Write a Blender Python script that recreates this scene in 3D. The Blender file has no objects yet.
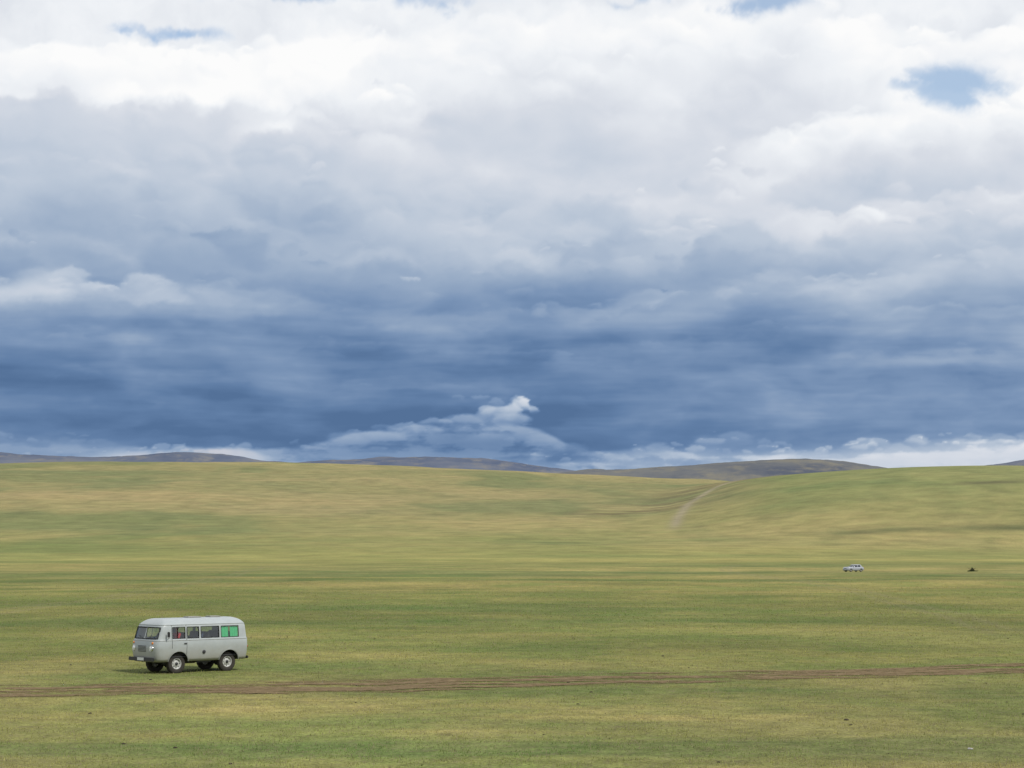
import bpy, bmesh, math, random
import numpy as np
from mathutils import Vector, Matrix
random.seed(7); rng=np.random.default_rng(11)
scene=bpy.context.scene
scene.view_settings.view_transform='Standard'
try: scene.view_settings.look='None'
except Exception: pass
scene.view_settings.exposure=0

# ------------------------------------------------------------------ helpers
def lin(c):
    c=np.asarray(c,dtype=float)/255.0
    return np.where(c<=0.04045,c/12.92,((c+0.055)/1.055)**2.4)
def hsh(ix,iy,seed):
    h=(ix.astype(np.int64)*374761393+iy.astype(np.int64)*668265263+seed*1442695041)&0xFFFFFFFF
    h=((h^(h>>13))*1274126177)&0xFFFFFFFF
    h=(h^(h>>16))&0xFFFFFFFF
    return h/4294967295.0
def vnoise(x,y,seed=0):
    x=np.asarray(x,float); y=np.asarray(y,float)
    ix=np.floor(x); iy=np.floor(y); fx=x-ix; fy=y-iy
    fx=fx*fx*fx*(fx*(fx*6-15)+10); fy=fy*fy*fy*(fy*(fy*6-15)+10)
    a=hsh(ix,iy,seed); b=hsh(ix+1,iy,seed); c=hsh(ix,iy+1,seed); d=hsh(ix+1,iy+1,seed)
    return (a*(1-fx)+b*fx)*(1-fy)+(c*(1-fx)+d*fx)*fy
def gnoise(x,y,seed=0):
    ix=np.floor(x); iy=np.floor(y); fx=x-ix; fy=y-iy
    ux=fx*fx*fx*(fx*(fx*6-15)+10); uy=fy*fy*fy*(fy*(fy*6-15)+10)
    def gr(i,j,px,py):
        a=hsh(i,j,seed)*2*math.pi; return np.cos(a)*px+np.sin(a)*py
    a=gr(ix,iy,fx,fy); b=gr(ix+1,iy,fx-1,fy); c=gr(ix,iy+1,fx,fy-1); d=gr(ix+1,iy+1,fx-1,fy-1)
    return (a*(1-ux)+b*ux)*(1-uy)+(c*(1-ux)+d*ux)*uy
def gfbm(x,y,seed=0,o=5,r=.5):
    s=0;a=1;t=0; c,sn=math.cos(.6),math.sin(.6)
    for i in range(o):
        s=s+a*gnoise(x,y,seed+i); t+=a; a*=r
        x,y=(c*x-sn*y)*2.03+11.7,(sn*x+c*y)*2.03-5.3
    return s/t
def fbm(x,y,seed=0,o=5,r=0.5):
    s=0;a=1;t=0
    for i in range(o):
        s=s+a*vnoise(x*2**i+i*17.3,y*2**i-i*9.1,seed+i); t+=a; a*=r
    return s/t
def sstep(a,b,x):
    t=np.clip((x-a)/(b-a),0,1); return t*t*(3-2*t)
def smax(a,b,k):
    h=np.clip(0.5+0.5*(a-b)/k,0,1); return b*(1-h)+a*h+k*h*(1-h)
def sinterp(x,xp,fp,sm):
    return sum(np.interp(x+d*sm,xp,fp) for d in (-1,-.6,-.2,.2,.6,1))/6

# ------------------------------------------------------------------ terrain
def terrain(X,Y):
    X=np.asarray(X,float);Y=np.asarray(Y,float)
    near=(fbm(X/2.3,Y/2.3,3,3)-.5)*0.09+(fbm(X/14,Y/14,5,2)-.5)*0.22
    z=near*(1-sstep(300,900,Y))+(fbm(X/90,Y/55,9,3)-.5)*1.5*sstep(110,260,Y)*(1-sstep(900,1500,Y))
    crest=sinterp(X,[-3000,-1500,-666,-540,-340,-270,-145,-15,115,220,666,1500,3000],
                    [100,104,106,110,111,109,104,99,93,88,84,95,110],60)
    zl=crest*(sstep(750,2650,Y+130*(fbm(X/500,3.3+0*X,21,3)-.5))**0.92)
    dec=sstep(2750,4200,Y); zl=zl*(1-0.6*dec)
    und=(fbm(X/420,Y/520,31,4)-.5)*15*sstep(900,1700,Y)*(1-sstep(2250,2550,Y))
    und+=(fbm(X/160,Y/240,37,3)-.5)*5.5*sstep(900,1600,Y)*(1-sstep(2400,2650,Y))
    z=z+zl+und
    c2=sinterp(X,[-200,60,150,200,260,320,400,470,800,1500,2600],[-60,10,55,66,71,75,77,75,70,60,50],30)
    q=np.clip(np.abs(Y-1850)/900,0,1)
    zr=c2*(1-q**2.0)-12*q**4
    zr=np.where(np.abs(Y-1850)<900,zr,-12)
    z=smax(z,zr,14)-0.0
    return z

ALB=1.36
def landcolor(X,Y):
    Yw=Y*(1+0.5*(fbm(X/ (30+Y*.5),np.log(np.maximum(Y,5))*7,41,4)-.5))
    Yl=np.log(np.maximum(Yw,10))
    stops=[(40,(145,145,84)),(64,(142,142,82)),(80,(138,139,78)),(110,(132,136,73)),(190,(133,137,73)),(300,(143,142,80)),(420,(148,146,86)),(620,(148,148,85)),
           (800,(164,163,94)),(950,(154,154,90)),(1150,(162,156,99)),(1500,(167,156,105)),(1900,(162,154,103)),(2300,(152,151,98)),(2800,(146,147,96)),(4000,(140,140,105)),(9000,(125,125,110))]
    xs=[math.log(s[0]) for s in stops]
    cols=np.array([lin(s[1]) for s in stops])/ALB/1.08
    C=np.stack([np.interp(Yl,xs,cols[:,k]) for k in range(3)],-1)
    g=sstep(0.0,1,((X-0.10*Y)/60))*sstep(1100,1350,Y)*(1-sstep(2300,2500,Y))
    Gc=lin((143,150,92))/ALB/1.08
    C=C*(1-g[...,None]*.85)+Gc*g[...,None]*.85
    nearw=(1-sstep(700,1100,Y))[...,None]
    sc=12+Y*0.16
    p=fbm(X/sc/1.8,np.log(np.maximum(Y,5))*8,51,5,.58)
    st=sstep(.50,.68,p)[...,None]*(.35+.65*nearw); gr=sstep(.5,.32,p)[...,None]*(.35+.65*nearw)
    C=C*(1+st*np.array([.24,.14,.18]))*(1-gr*np.array([.28,.15,.18]))
    # broad swells of sward on the slopes
    wp=fbm(X/300,Y/400,58,3)*2
    p=fbm(X/110+wp,Y/210,59,5,.55)
    st=sstep(.50,.66,p)[...,None]*(1-nearw); gr=sstep(.50,.34,p)[...,None]*(1-nearw)
    C=C*(1+st*np.array([.16,.09,.14]))*(1-gr*np.array([.26,.15,.16]))
    p=fbm(X/26,Y/60,53,4,.6)
    st=sstep(.54,.70,p)[...,None]*(1-nearw)
    C=C*(1-st*np.array([.12,.09,.08]))
    fq=(1-.75*sstep(250,900,Y))[...,None]
    q=fbm(X/7.,Y/9.,56,6,.62)
    st=sstep(.50,.68,q)[...,None]*fq; gr=sstep(.48,.32,q)[...,None]*fq
    C=C*(1+st*np.array([.24,.14,.24]))*(1-gr*np.array([.20,.08,.16]))
    w=sstep(.13,.17,X/np.maximum(Y,1))*np.exp(-((Y-1080-60*(fbm(X/90,0*X,61,3)-.5))/14)**2)*(.3+1.1*fbm(X/30,Y/30,62,3))
    w=np.clip(w,0,1)
    C=C*(1-w[...,None]*.6)+np.array([.045,.07,.03])*w[...,None]*.6
    e=np.exp(-((X-115-0.35*(Y-1500))/45)**2)*sstep(1330,1420,Y)*(1-sstep(1750,1900,Y))*sstep(.56,.64,fbm(X/60,Y/14,71,4))
    e=np.clip(e,0,1)
    C=C*(1-e[...,None]*.7)+np.array([.075,.055,.035])*e[...,None]*.7
    e=np.exp(-((X/np.maximum(Y,1)-.24)/.02)**2)*np.exp(-((Y-1330)/14)**2)
    C=C*(1-e[...,None]*.6)+np.array([.07,.055,.04])*e[...,None]*.6
    tx_=np.interp(Y,[1150,1300,1450,1600,1750,1950],[0.08*1150,0.083*1300,0.088*1450,0.10*1600,.115*1750,.15*1950])
    e=np.exp(-((X-tx_)/3.8)**2)*sstep(1150,1250,Y)*(1-sstep(1850,1950,Y))
    C=C*(1-e[...,None]*.75)+np.array([.30,.255,.17])*e[...,None]*.75
    for (a,b,c,d) in ((20,.10,7,95),(-45,-.03,9,130)):
        xc_=a+b*(Y-100)+c*np.sin(Y/d)
        e=(np.exp(-((X-xc_-.9)/.5)**2)+np.exp(-((X-xc_+.9)/.5)**2))*sstep(95,130,Y)*(1-sstep(500,800,Y))*.30
        C=C*(1-e[...,None])+np.array([.22,.19,.11])*e[...,None]
    return C

TRACK_C=lambda X: 72.4+0.33*X+0.0035*X*X+0.4*np.sin(X/9.0)
def dirt_density(X,Y):
    d=Y-TRACK_C(X)
    band=np.exp(-(np.abs(d)/3.8)**3)
    ruts=0
    for o,wd,a in ((-2.8,.32,.45),(-1.7,.42,.85),(-.3,.45,.95),(1.2,.42,.9),(2.6,.34,.5)):
        oo=o+0.7*(fbm(X/7,0*X+o,80,3)-.5)*2
        am=sstep(.3,.62,fbm(X/8.,0*X+o*3.1,90,3))
        ruts=np.maximum(ruts,a*(.3+.9*am)*np.exp(-((d-oo)/wd)**2))
    n=fbm(X/5.0,Y/1.1,81,5,.62)
    n2=fbm(X/1.2,Y/.35,84,4,.6)
    v=(0.28*band+0.8*ruts*(.4+.6*band))*(0.35+1.2*sstep(.36,.62,n))+ (n2-.5)*.8*band
    return np.clip(v,0,1)

def new_mesh(name,verts,faces,mat=None,parent=None,smooth=False,collection=None):
    me=bpy.data.meshes.new(name)
    if isinstance(verts,np.ndarray): verts=verts.reshape(-1,3).tolist()
    me.from_pydata(verts,[],faces)
    me.update()
    ob=bpy.data.objects.new(name,me); scene.collection.objects.link(ob)
    if mat: me.materials.append(mat)
    if smooth:
        for p in me.polygons: p.use_smooth=True
    if parent: ob.parent=parent
    return ob
def fast_mesh(name,V,F,k,mat):
    me=bpy.data.meshes.new(name)
    me.vertices.add(len(V)); me.vertices.foreach_set('co',V.astype(np.float32).ravel())
    me.loops.add(F.size); me.loops.foreach_set('vertex_index',F.astype(np.int32).ravel())
    me.polygons.add(len(F))
    me.polygons.foreach_set('loop_start',np.arange(0,F.size,k,dtype=np.int32))
    me.polygons.foreach_set('loop_total',np.full(len(F),k,dtype=np.int32))
    me.update(calc_edges=True)
    ob=bpy.data.objects.new(name,me); scene.collection.objects.link(ob)
    me.materials.append(mat)
    return ob
def grid_faces(nr,nc):
    idx=np.arange(nr*nc).reshape(nr,nc)
    return np.stack([idx[:-1,:-1],idx[:-1,1:],idx[1:,1:],idx[1:,:-1]],-1).reshape(-1,4)
def set_col(me,name,C):
    at=me.attributes.new(name,'FLOAT_COLOR','POINT')
    A=np.ones((len(C),4),np.float32); A[:,:C.shape[1]]=C
    at.data.foreach_set('color',A.ravel())

# ------------------------------------------------------------------ node helper
class G:
    def __init__(s,nt): s.nt=nt
    def n(s,t,**kw):
        nd=s.nt.nodes.new(t)
        for k,v in kw.items(): setattr(nd,k,v)
        return nd
    def put(s,sock,v):
        if isinstance(v,bpy.types.NodeSocket): s.nt.links.new(v,sock)
        else: sock.default_value=v
    def m(s,op,a,b=None,c=None,clamp=False):
        nd=s.n('ShaderNodeMath',operation=op); nd.use_clamp=clamp
        s.put(nd.inputs[0],a)
        if b is not None: s.put(nd.inputs[1],b)
        if c is not None: s.put(nd.inputs[2],c)
        return nd.outputs[0]
    def v(s,op,a,b=None,c=None,out=0):
        nd=s.n('ShaderNodeVectorMath',operation=op)
        s.put(nd.inputs[0],a)
        if b is not None: s.put(nd.inputs[1],b)
        if c is not None: s.put(nd.inputs[2],c)
        return nd.outputs[out]
    def noise(s,vec,scale=1,detail=5,rough=.5,dist=0,out='Fac',dim='3D'):
        nd=s.n('ShaderNodeTexNoise',noise_dimensions=dim); s.put(nd.inputs['Vector'],vec)
        nd.inputs['Scale'].default_value=scale; nd.inputs['Detail'].default_value=detail
        nd.inputs['Roughness'].default_value=rough; nd.inputs['Distortion'].default_value=dist
        return nd.outputs[out]
    def mr(s,x,a,b,c=0,d=1,smooth=False):
        nd=s.n('ShaderNodeMapRange'); nd.clamp=True
        if smooth: nd.interpolation_type='SMOOTHSTEP'
        s.put(nd.inputs[0],x); s.put(nd.inputs[1],a); s.put(nd.inputs[2],b); s.put(nd.inputs[3],c); s.put(nd.inputs[4],d)
        return nd.outputs[0]
    def mixc(s,f,a,b,bt='MIX'):
        nd=s.n('ShaderNodeMix',data_type='RGBA',blend_type=bt)
        s.put(nd.inputs[0],f)
        for i,x in ((6,a),(7,b)):
            if not isinstance(x,bpy.types.NodeSocket) and len(x)==3: x=(*x,1)
            s.put(nd.inputs[i],x)
        return nd.outputs[2]

def mat_base(name,color=(.5,.5,.5),rough=.5,metal=0,var=.12,nscale=8,spec=.5,bump=0,coat=0):
    m=bpy.data.materials.new(name); m.use_nodes=True; nt=m.node_tree; g=G(nt)
    b=nt.nodes['Principled BSDF']
    tc=g.n('ShaderNodeTexCoord').outputs['Object']
    nz=g.noise(tc,nscale,5,.6)
    f=g.mr(nz,.3,.7)
    c1=tuple(x*(1-var) for x in color); c2=tuple(min(1,x*(1+var)) for x in color)
    g.put(b.inputs['Base Color'],g.mixc(f,c1,c2))
    b.inputs['Metallic'].default_value=metal
    g.put(b.inputs['Roughness'],g.mr(nz,.3,.7,max(0,rough-.06),min(1,rough+.08)))
    b.inputs['Specular IOR Level'].default_value=spec
    b.inputs['Coat Weight'].default_value=coat
    if bump:
        bp=g.n('ShaderNodeBump'); bp.inputs['Strength'].default_value=bump; bp.inputs['Distance'].default_value=.02
        g.put(bp.inputs['Height'],nz); g.put(b.inputs['Normal'],bp.outputs[0])
    return m

# ------------------------------------------------------------------ ground material
def ground_material():
    m=bpy.data.materials.new('steppe_grass_ground'); m.use_nodes=True; nt=m.node_tree; g=G(nt)
    b=nt.nodes['Principled BSDF']
    at=g.n('ShaderNodeAttribute',attribute_name='land').outputs['Color']
    pos=g.n('ShaderNodeNewGeometry').outputs['Position']
    fine=g.noise(pos,9,3,.65,dim='2D')
    med=g.noise(pos,1.1,5,.68,dim='2D')
    big=g.noise(pos,.05,7,.64,dim='2D')
    f=g.mr(fine,.3,.7,.66,1.34); f2=g.mr(med,.3,.7,.74,1.26); f3=g.mr(big,.32,.68,.82,1.18)
    k=g.m('MULTIPLY',g.m('MULTIPLY',f,f2),f3)
    c=g.v('SCALE',at,None); nt.links.new(k,c.node.inputs['Scale'])
    straw=g.mr(g.noise(pos,2.7,5,.7,dim='2D'),.50,.68)
    c2=g.mixc(g.m('MULTIPLY',straw,.40),c,(.225,.19,.105))
    soil=g.mr(g.noise(pos,.8,7,.74,dim='2D'),.57,.68)
    c3=g.mixc(g.m('MULTIPLY',soil,.42),c2,(.11,.087,.052))
    g.put(b.inputs['Base Color'],c3)
    b.inputs['Roughness'].default_value=.95; b.inputs['Specular IOR Level'].default_value=.08
    bp=g.n('ShaderNodeBump'); bp.inputs['Strength'].default_value=.7; bp.inputs['Distance'].default_value=.06
    g.put(bp.inputs['Height'],g.noise(pos,5,4,.7,dim='2D')); g.put(b.inputs['Normal'],bp.outputs[0])
    return m
GM=ground_material()

ys=np.concatenate([np.linspace(-400,20,40),np.geomspace(21,4500,860),np.geomspace(4520,16000,60)])
u=np.linspace(-1,1,561); u=np.sign(u)*(0.42*np.abs(u)+0.58*np.abs(u)**3)
hw=60+0.85*np.maximum(ys,0)+0.3*np.maximum(-ys,0)+60
XX=u[None,:]*hw[:,None]; YY=np.repeat(ys[:,None],len(u),1)
ZZ=terrain(XX,YY)
V=np.stack([XX,YY,ZZ],-1).reshape(-1,3)
F=grid_faces(*XX.shape)
ground=fast_mesh('grassland_ground',V,F,4,GM)
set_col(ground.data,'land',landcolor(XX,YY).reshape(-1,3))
ground.data.polygons.foreach_set('use_smooth',np.ones(len(F),bool))

def zat(x,y): return float(terrain(np.array([x]),np.array([y]))[0])

# ------------------------------------------------------------------ distant hills
def hill_mat(name,c1,c2,c3):
    m=bpy.data.materials.new(name); m.use_nodes=True; nt=m.node_tree; g=G(nt); b=nt.nodes['Principled BSDF']
    pos=g.n('ShaderNodeNewGeometry').outputs['Position']
    a=g.noise(g.v('MULTIPLY',pos,(.0035,.0035,.012)),1,8,.65)
    b2=g.noise(g.v('MULTIPLY',pos,(.012,.006,.03)),1,6,.65)
    c=g.mixc(g.mr(a,.4,.62),c1,c2); c=g.mixc(g.mr(b2,.5,.65),c,c3)
    g.put(b.inputs['Base Color'],c); b.inputs['Roughness'].default_value=1; b.inputs['Specular IOR Level'].default_value=0
    return m
def range_hill(name,Y0,depth,px,py,mat,rough):
    A=np.linspace(-.42,.42,900)
    rows=np.linspace(-1,1,50)
    X=A[None,:]*Y0*np.ones((50,1)); Y=Y0+rows[:,None]*depth*np.ones_like(X)
    crest=sinterp(A,[(p-512)/2000 for p in px],[4.85+Y0*(548-q)/2000 for q in py],.004)
    n=(fbm(X/ (Y0*.03),Y/(Y0*.03),91,6,.55)-.5)
    prof=1-np.abs(rows[:,None])**1.7
    Z=crest[None,:]*prof+n*rough*sstep(0,.5,prof)-5
    V=np.stack([X,Y,Z],-1).reshape(-1,3)
    F=grid_faces(50,900)
    ob=fast_mesh(name,V,F,4,mat); ob.data.polygons.foreach_set('use_smooth',np.ones(len(F),bool)); return ob
far1=hill_mat('rocky_hill_haze_far',tuple(lin((128,134,148))/1.6),tuple(lin((104,115,138))/1.6),tuple(lin((142,142,144))/1.6))  # distance haze is painted into these blue-grey rock tones
far2=hill_mat('rocky_hill_haze_mid',tuple(lin((134,135,134))/1.6),tuple(lin((104,110,123))/1.6),tuple(lin((148,144,132))/1.6))  # nearer range, rock colours greyed by the same painted haze
range_hill('distant_hills',7500,900,[-700,-300,0,40,100,160,190,230,262,300,335,380,430,480,520,560,600,700,900,980,1024,1200,1700],
           [446,444,451,454,456,453,450,453,459,461,458,455,455,457,463,469,474,478,476,465,458,446,451],far1,24)
range_hill('distant_hills.001',5200,700,[-700,400,500,540,580,640,700,760,810,850,880,930,1024,1700],
           [500,490,481,475,470,466,462,457,456,461,466,473,480,490],far2,16)

# ------------------------------------------------------------------ dirt track
def dirt_material():
    m=bpy.data.materials.new('dirt'); m.use_nodes=True; nt=m.node_tree; g=G(nt); b=nt.nodes['Principled BSDF']
    pos=g.n('ShaderNodeNewGeometry').outputs['Position']
    a=g.noise(pos,3,7,.7); c=g.mixc(g.mr(a,.35,.65),(.140,.098,.052),(.26,.192,.107))
    g.put(b.inputs['Base Color'],c); b.inputs['Roughness'].default_value=1; b.inputs['Specular IOR Level'].default_value=.05
    dn=g.n('ShaderNodeAttribute',attribute_name='dens').outputs['Fac']
    n=g.noise(pos,4,6,.75)
    g.put(b.inputs['Alpha'],g.mr(g.m('ADD',dn,g.m('MULTIPLY',g.m('SUBTRACT',n,.5),1.2)),.20,.60,0,.88))
    bp=g.n('ShaderNodeBump'); bp.inputs['Strength'].default_value=.9; bp.inputs['Distance'].default_value=.08
    g.put(bp.inputs['Height'],a); g.put(b.inputs['Normal'],bp.outputs[0])
    return m
tx=np.arange(-75,95,.16); td=np.arange(-5.6,5.6,.09)
TX=np.repeat(tx[None,:],len(td),0); TY=TRACK_C(TX)+td[:,None]
DD=dirt_density(TX,TY)
TZ=terrain(TX,TY)+.012+0.05*(fbm(TX/.5,TY/.22,99,4,.6)-.3)*sstep(.1,.6,DD)
V=np.stack([TX,TY,TZ],-1).reshape(-1,3)
track=fast_mesh('dirt_track',V,grid_faces(*TX.shape),4,dirt_material())
at=track.data.attributes.new('dens','FLOAT','POINT'); at.data.foreach_set('value',DD.ravel().astype(np.float32))

# ------------------------------------------------------------------ grass blades
def grass():
    N=520000
    t=rng.random(N); Y=38*(420/38)**(t**1.15); X=(rng.random(N)*2-1)*(0.27*Y+5)
    cl=fbm(X/.7,Y/.7,101,3)
    keep=(rng.random(N)<sstep(.32,.62,cl)*.85+.15)&(rng.random(N)>dirt_density(X,Y)*1.3)&(rng.random(N)<1-sstep(120,420,Y))
    X=X[keep];Y=Y[keep]; n=len(X)
    Z=terrain(X,Y)-.005
    far=np.clip(Y/60,1,3)
    h=(.025+.05*rng.random(n)**2)*np.where(rng.random(n)<.03,1.8,1)*(.8+.2*far)
    w=(.006+.007*rng.random(n))*far*1.1
    a=rng.random(n)*math.pi*2; l=rng.random(n)*.6*h; b=rng.random(n)*math.pi*2
    P=np.stack([X,Y,Z],-1); d=np.stack([np.cos(a),np.sin(a),0*a],-1)
    v0=P-d*w[:,None]; v1=P+d*w[:,None]
    v2=P+np.stack([np.cos(b)*l,np.sin(b)*l,h],-1)
    V=np.stack([v0,v1,v2],1).reshape(-1,3); F=np.arange(len(V)).reshape(-1,3)
    m=bpy.data.materials.new('grass_blade'); m.use_nodes=True; nt=m.node_tree; g=G(nt); bs=nt.nodes['Principled BSDF']
    atn=g.n('ShaderNodeAttribute',attribute_name='land').outputs['Color']
    g.put(bs.inputs['Base Color'],atn); bs.inputs['Roughness'].default_value=.8; bs.inputs['Specular IOR Level'].default_value=.2
    tr=g.n('ShaderNodeBsdfTranslucent'); g.put(tr.inputs[0],atn)
    mx=g.n('ShaderNodeMixShader'); mx.inputs[0].default_value=.35
    nt.links.new(bs.outputs[0],mx.inputs[1]); nt.links.new(tr.outputs[0],mx.inputs[2])
    nt.links.new(mx.outputs[0],nt.nodes['Material Output'].inputs[0])
    ob=fast_mesh('grass',V,F,3,m)
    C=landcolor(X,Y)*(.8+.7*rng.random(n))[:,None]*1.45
    s=(rng.random(n)<.30)[:,None]; C=np.where(s,np.array([.32,.27,.16]),C)
    set_col(ob.data,'land',np.repeat(C,3,0))
grass()

# ------------------------------------------------------------------ sky : cloud-bank backdrop standing 30 km out, open sky above it
SUN_EL=math.radians(50); SUN_AZ=math.radians(125)
def cloud_field(azs,els):
    """azimuth / elevation in half-milliradians. returns rgb, alpha"""
    A,E=np.meshgrid(azs,els)
    x=A+512.; y=548.-E
    eq=480*np.log(np.maximum(E,0)+110)
    wx=gfbm(x/240,eq/190,201,4)*60; wy=gfbm(x/240,eq/190,211,4)*50
    w2x=gfbm(x/46,eq/40,205,5,.58)*36; w2y=gfbm(x/46,eq/40,215,5,.58)*32
    gpr=480/(np.maximum(E,0)+110)
    wyE=(wy+w2y)/np.maximum(gpr,.6)
    xw=x+wx+w2x; ew=eq+wy+w2y
    soft=gfbm(x/330+wx/300,eq/120,231,5,.5)
    fine=gfbm(xw/70,ew/46,241,5,.5)
    mid=gfbm(x/120+wx/90,eq/80+wy/90,246,4,.5)
    strat=gfbm(x/420+wx/400,eq/62+wy/200,251,5,.55)
    val=.88+.26*soft+.16*fine
    big=gfbm(x/700,y/900+3,261,2)*90*sstep(700,1500,np.abs(A))
    X2=x+w2x*.6; Y2=y+w2y*.6/np.maximum(gpr,.7)
    lr=np.random.default_rng(5)
    def puffs(lst):
        for (cx,cy,rx,ry,v,sh,am) in lst:
            i0,i1=np.searchsorted(azs,[cx-512-rx*1.5-14,cx-512+rx*1.5+14]); j0,j1=np.searchsorted(els,[548-cy-ry*1.6-14,548-cy+ry*1.6+14])
            if i1-i0<2 or j1-j0<2: continue
            s_=(slice(j0,j1),slice(i0,i1))
            dx=(X2[s_]-cx)/rx; dy=(Y2[s_]-cy)/ry
            rho=np.sqrt(dx*dx+dy*dy)
            al=am*(1-sstep(.62,1.05,rho))*(1-sstep(-.25,.95,dy))
            lit=v+sh*(-dy*.8-dx*-.25-.25)
            val[s_]=val[s_]*(1-al)+lit*al
    def bank(tp,bt,bb,h,lump,sf,op=1.,sm=14,n=160,r0=34,pa=.5,sh=.13,flat=.62,rag=0.,ns=0):
        nonlocal val
        xp=[p[0] for p in tp]; yp=[p[1] for p in tp]
        T=sinterp(x+wx*.5,xp,yp,sm)+big
        edge=T-wyE*lump/40.-fine*lump*.6
        d=y-edge
        sfv=sf*(.5+1.4*sstep(-.15,.22,soft))
        al=sstep(-.15,1.,d/sfv)*op
        if rag: al=al*(1-rag+rag*sstep(-.16,.14,fine*.8+strat))
        ft=lambda q:sinterp(q,[p[0] for p in bt],[p[1] for p in bt],30)
        fb_=lambda q:sinterp(q,[p[0] for p in bb],[p[1] for p in bb],30)
        top=ft(x); bot=fb_(x)
        q=np.clip(d/h,0,1)
        v=top+(bot-top)*(q*q*(3-2*q))+.24*soft+.10*fine+.16*mid
        val=val*(1-al)+v*al
        L=[]
        for i in range(n+ns):
            small=i>=n
            cx=lr.uniform(-250,1280); t=lr.random()**1.5*(.35 if small else 1)
            k=.45+1.1*lr.random()**1.6; r=r0*k*(.38 if small else 1)
            cy=float(np.interp(cx,xp,yp))+t*h*.9+r*flat*.35+lr.normal()*lump*(.5 if small else .25)
            a_=float(ft(cx)); b_=float(fb_(cx)); cl=.35+.65*max(0,min(1,float(vnoise(np.array([cx/110.]),np.array([cy/60.]),300+int(h)))*1.6-.3))
            L.append((cx,cy,r,r*flat,a_+(b_-a_)*t**.8+lr.normal()*.05,sh*(a_*.6+.4),pa*cl*(1-.45*t)*op))
        L.sort(key=lambda q:q[1])
        puffs(L)
    bank([(-2500,30),(-400,60),(0,72),(60,58),(150,64),(230,52),(330,46),(400,36),(440,60),(470,130),(560,260),(900,260),(1100,90),(3000,50)],
             [(-500,.9),(0,.96),(150,1.02),(350,1.04),(460,.9),(500,.75),(1200,.75)],[(0,.84),(300,.95),(460,.8),(500,.75),(1200,.75)],75,18,10,n=130,r0=36,pa=.6,sh=.15,ns=80)
    bank([(-2500,110),(-300,130),(0,112),(60,118),(130,128),(220,130),(300,126),(345,112),(372,86),(410,62),(470,38),(560,32),(680,28),(800,24),(900,48),(1000,62),(1200,50),(3000,60)],
             [(-500,.7),(0,.70),(200,.72),(340,.88),(450,.96),(700,.94),(900,.94),(1100,.94)],[(-500,.55),(0,.58),(300,.56),(500,.70),(700,.76),(1000,.84)],125,24,12,n=340,r0=44,pa=.66,sh=.22,ns=160)
    bank([(-2500,210),(-300,170),(0,180),(100,168),(200,186),(300,182),(380,205),(450,232),(540,214),(600,200),(660,196),(710,170),(770,152),(830,120),(900,112),(1024,104),(1200,120),(3000,160)],
             [(-500,.58),(0,.64),(120,.70),(300,.60),(480,.68),(620,.74),(760,.88),(900,1.02),(1100,1.02)],[(-500,.42),(0,.43),(400,.40),(620,.43),(800,.64),(1000,.76)],88,20,13,n=250,r0=38,pa=.64,sh=.22,ns=160)
    bank([(-2500,270),(-300,240),(0,238),(120,232),(300,240),(400,262),(470,256),(550,240),(640,236),(740,214),(800,226),(900,210),(1024,204),(1200,220),(3000,260)],
             [(-500,.5),(0,.55),(200,.50),(420,.54),(560,.66),(700,.72),(850,.82),(1024,.86)],[(-500,.32),(0,.33),(400,.26),(620,.28),(850,.50),(1000,.58)],64,15,15,n=240,r0=32,pa=.6,sh=.20,flat=.5,ns=140)
    bank([(-2500,310),(-300,290),(0,292),(50,279),(120,286),(200,284),(300,298),(390,314),(500,308),(600,304),(700,292),(760,276),(850,284),(940,264),(1024,258),(1300,280),(3000,310)],
             [(-500,.5),(-100,.60),(40,.82),(160,.74),(260,.56),(360,.38),(600,.38),(720,.50),(850,.66),(1024,.70)],[(-500,.24),(0,.24),(400,.17),(620,.15),(850,.32),(1024,.42)],42,11,12,n=210,r0=28,pa=.55,sh=.17,flat=.42,ns=140)
    bank([(-2500,350),(0,332),(200,326),(400,346),(600,352),(720,332),(800,320),(900,312),(1024,314),(1300,330),(3000,350)],
             [(-500,.3),(0,.36),(300,.26),(600,.23),(760,.38),(900,.52),(1024,.56)],[(0,.12),(600,.07),(850,.22),(1024,.30)],38,9,16,.85,n=150,r0=30,pa=.45,sh=.12,flat=.34,rag=.5,ns=60)
    bank([(-2500,385),(0,370),(300,384),(500,388),(700,378),(850,356),(950,350),(1024,354),(1300,370),(3000,385)],
             [(-500,.2),(0,.22),(300,.17),(600,.16),(760,.22),(880,.40),(1024,.48)],[(0,.07),(600,.04),(850,.14),(1024,.20)],36,7,14,.8,n=120,r0=30,pa=.4,sh=.10,flat=.28,rag=.5,ns=60)
    val=val+(strat*.42+mid*.14)*sstep(265,340,y)*(1-.5*sstep(425,445,y))
    # paler far cloud low on the horizon
    bank([(-2500,430),(-300,425),(0,436),(100,442),(200,447),(260,449),(320,442),(360,432),(410,426),(450,424),(500,424),(540,430),(560,444),(600,450),(660,446),(700,437),(745,438),(790,448),(830,446),(880,438),(1024,435),(1300,430),(3000,430)],
             [(-500,.4),(0,.34),(180,.42),(260,.44),(340,.46),(440,.52),(515,.56),(570,.40),(640,.46),(730,.58),(800,.52),(900,.66),(1024,.72)],
             [(0,.30),(400,.34),(520,.32),(560,.32),(740,.50),(1024,.64)],22,9,8,.85,6,n=150,r0=13,pa=.55,sh=.13,flat=.42,rag=.75,ns=60)
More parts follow.
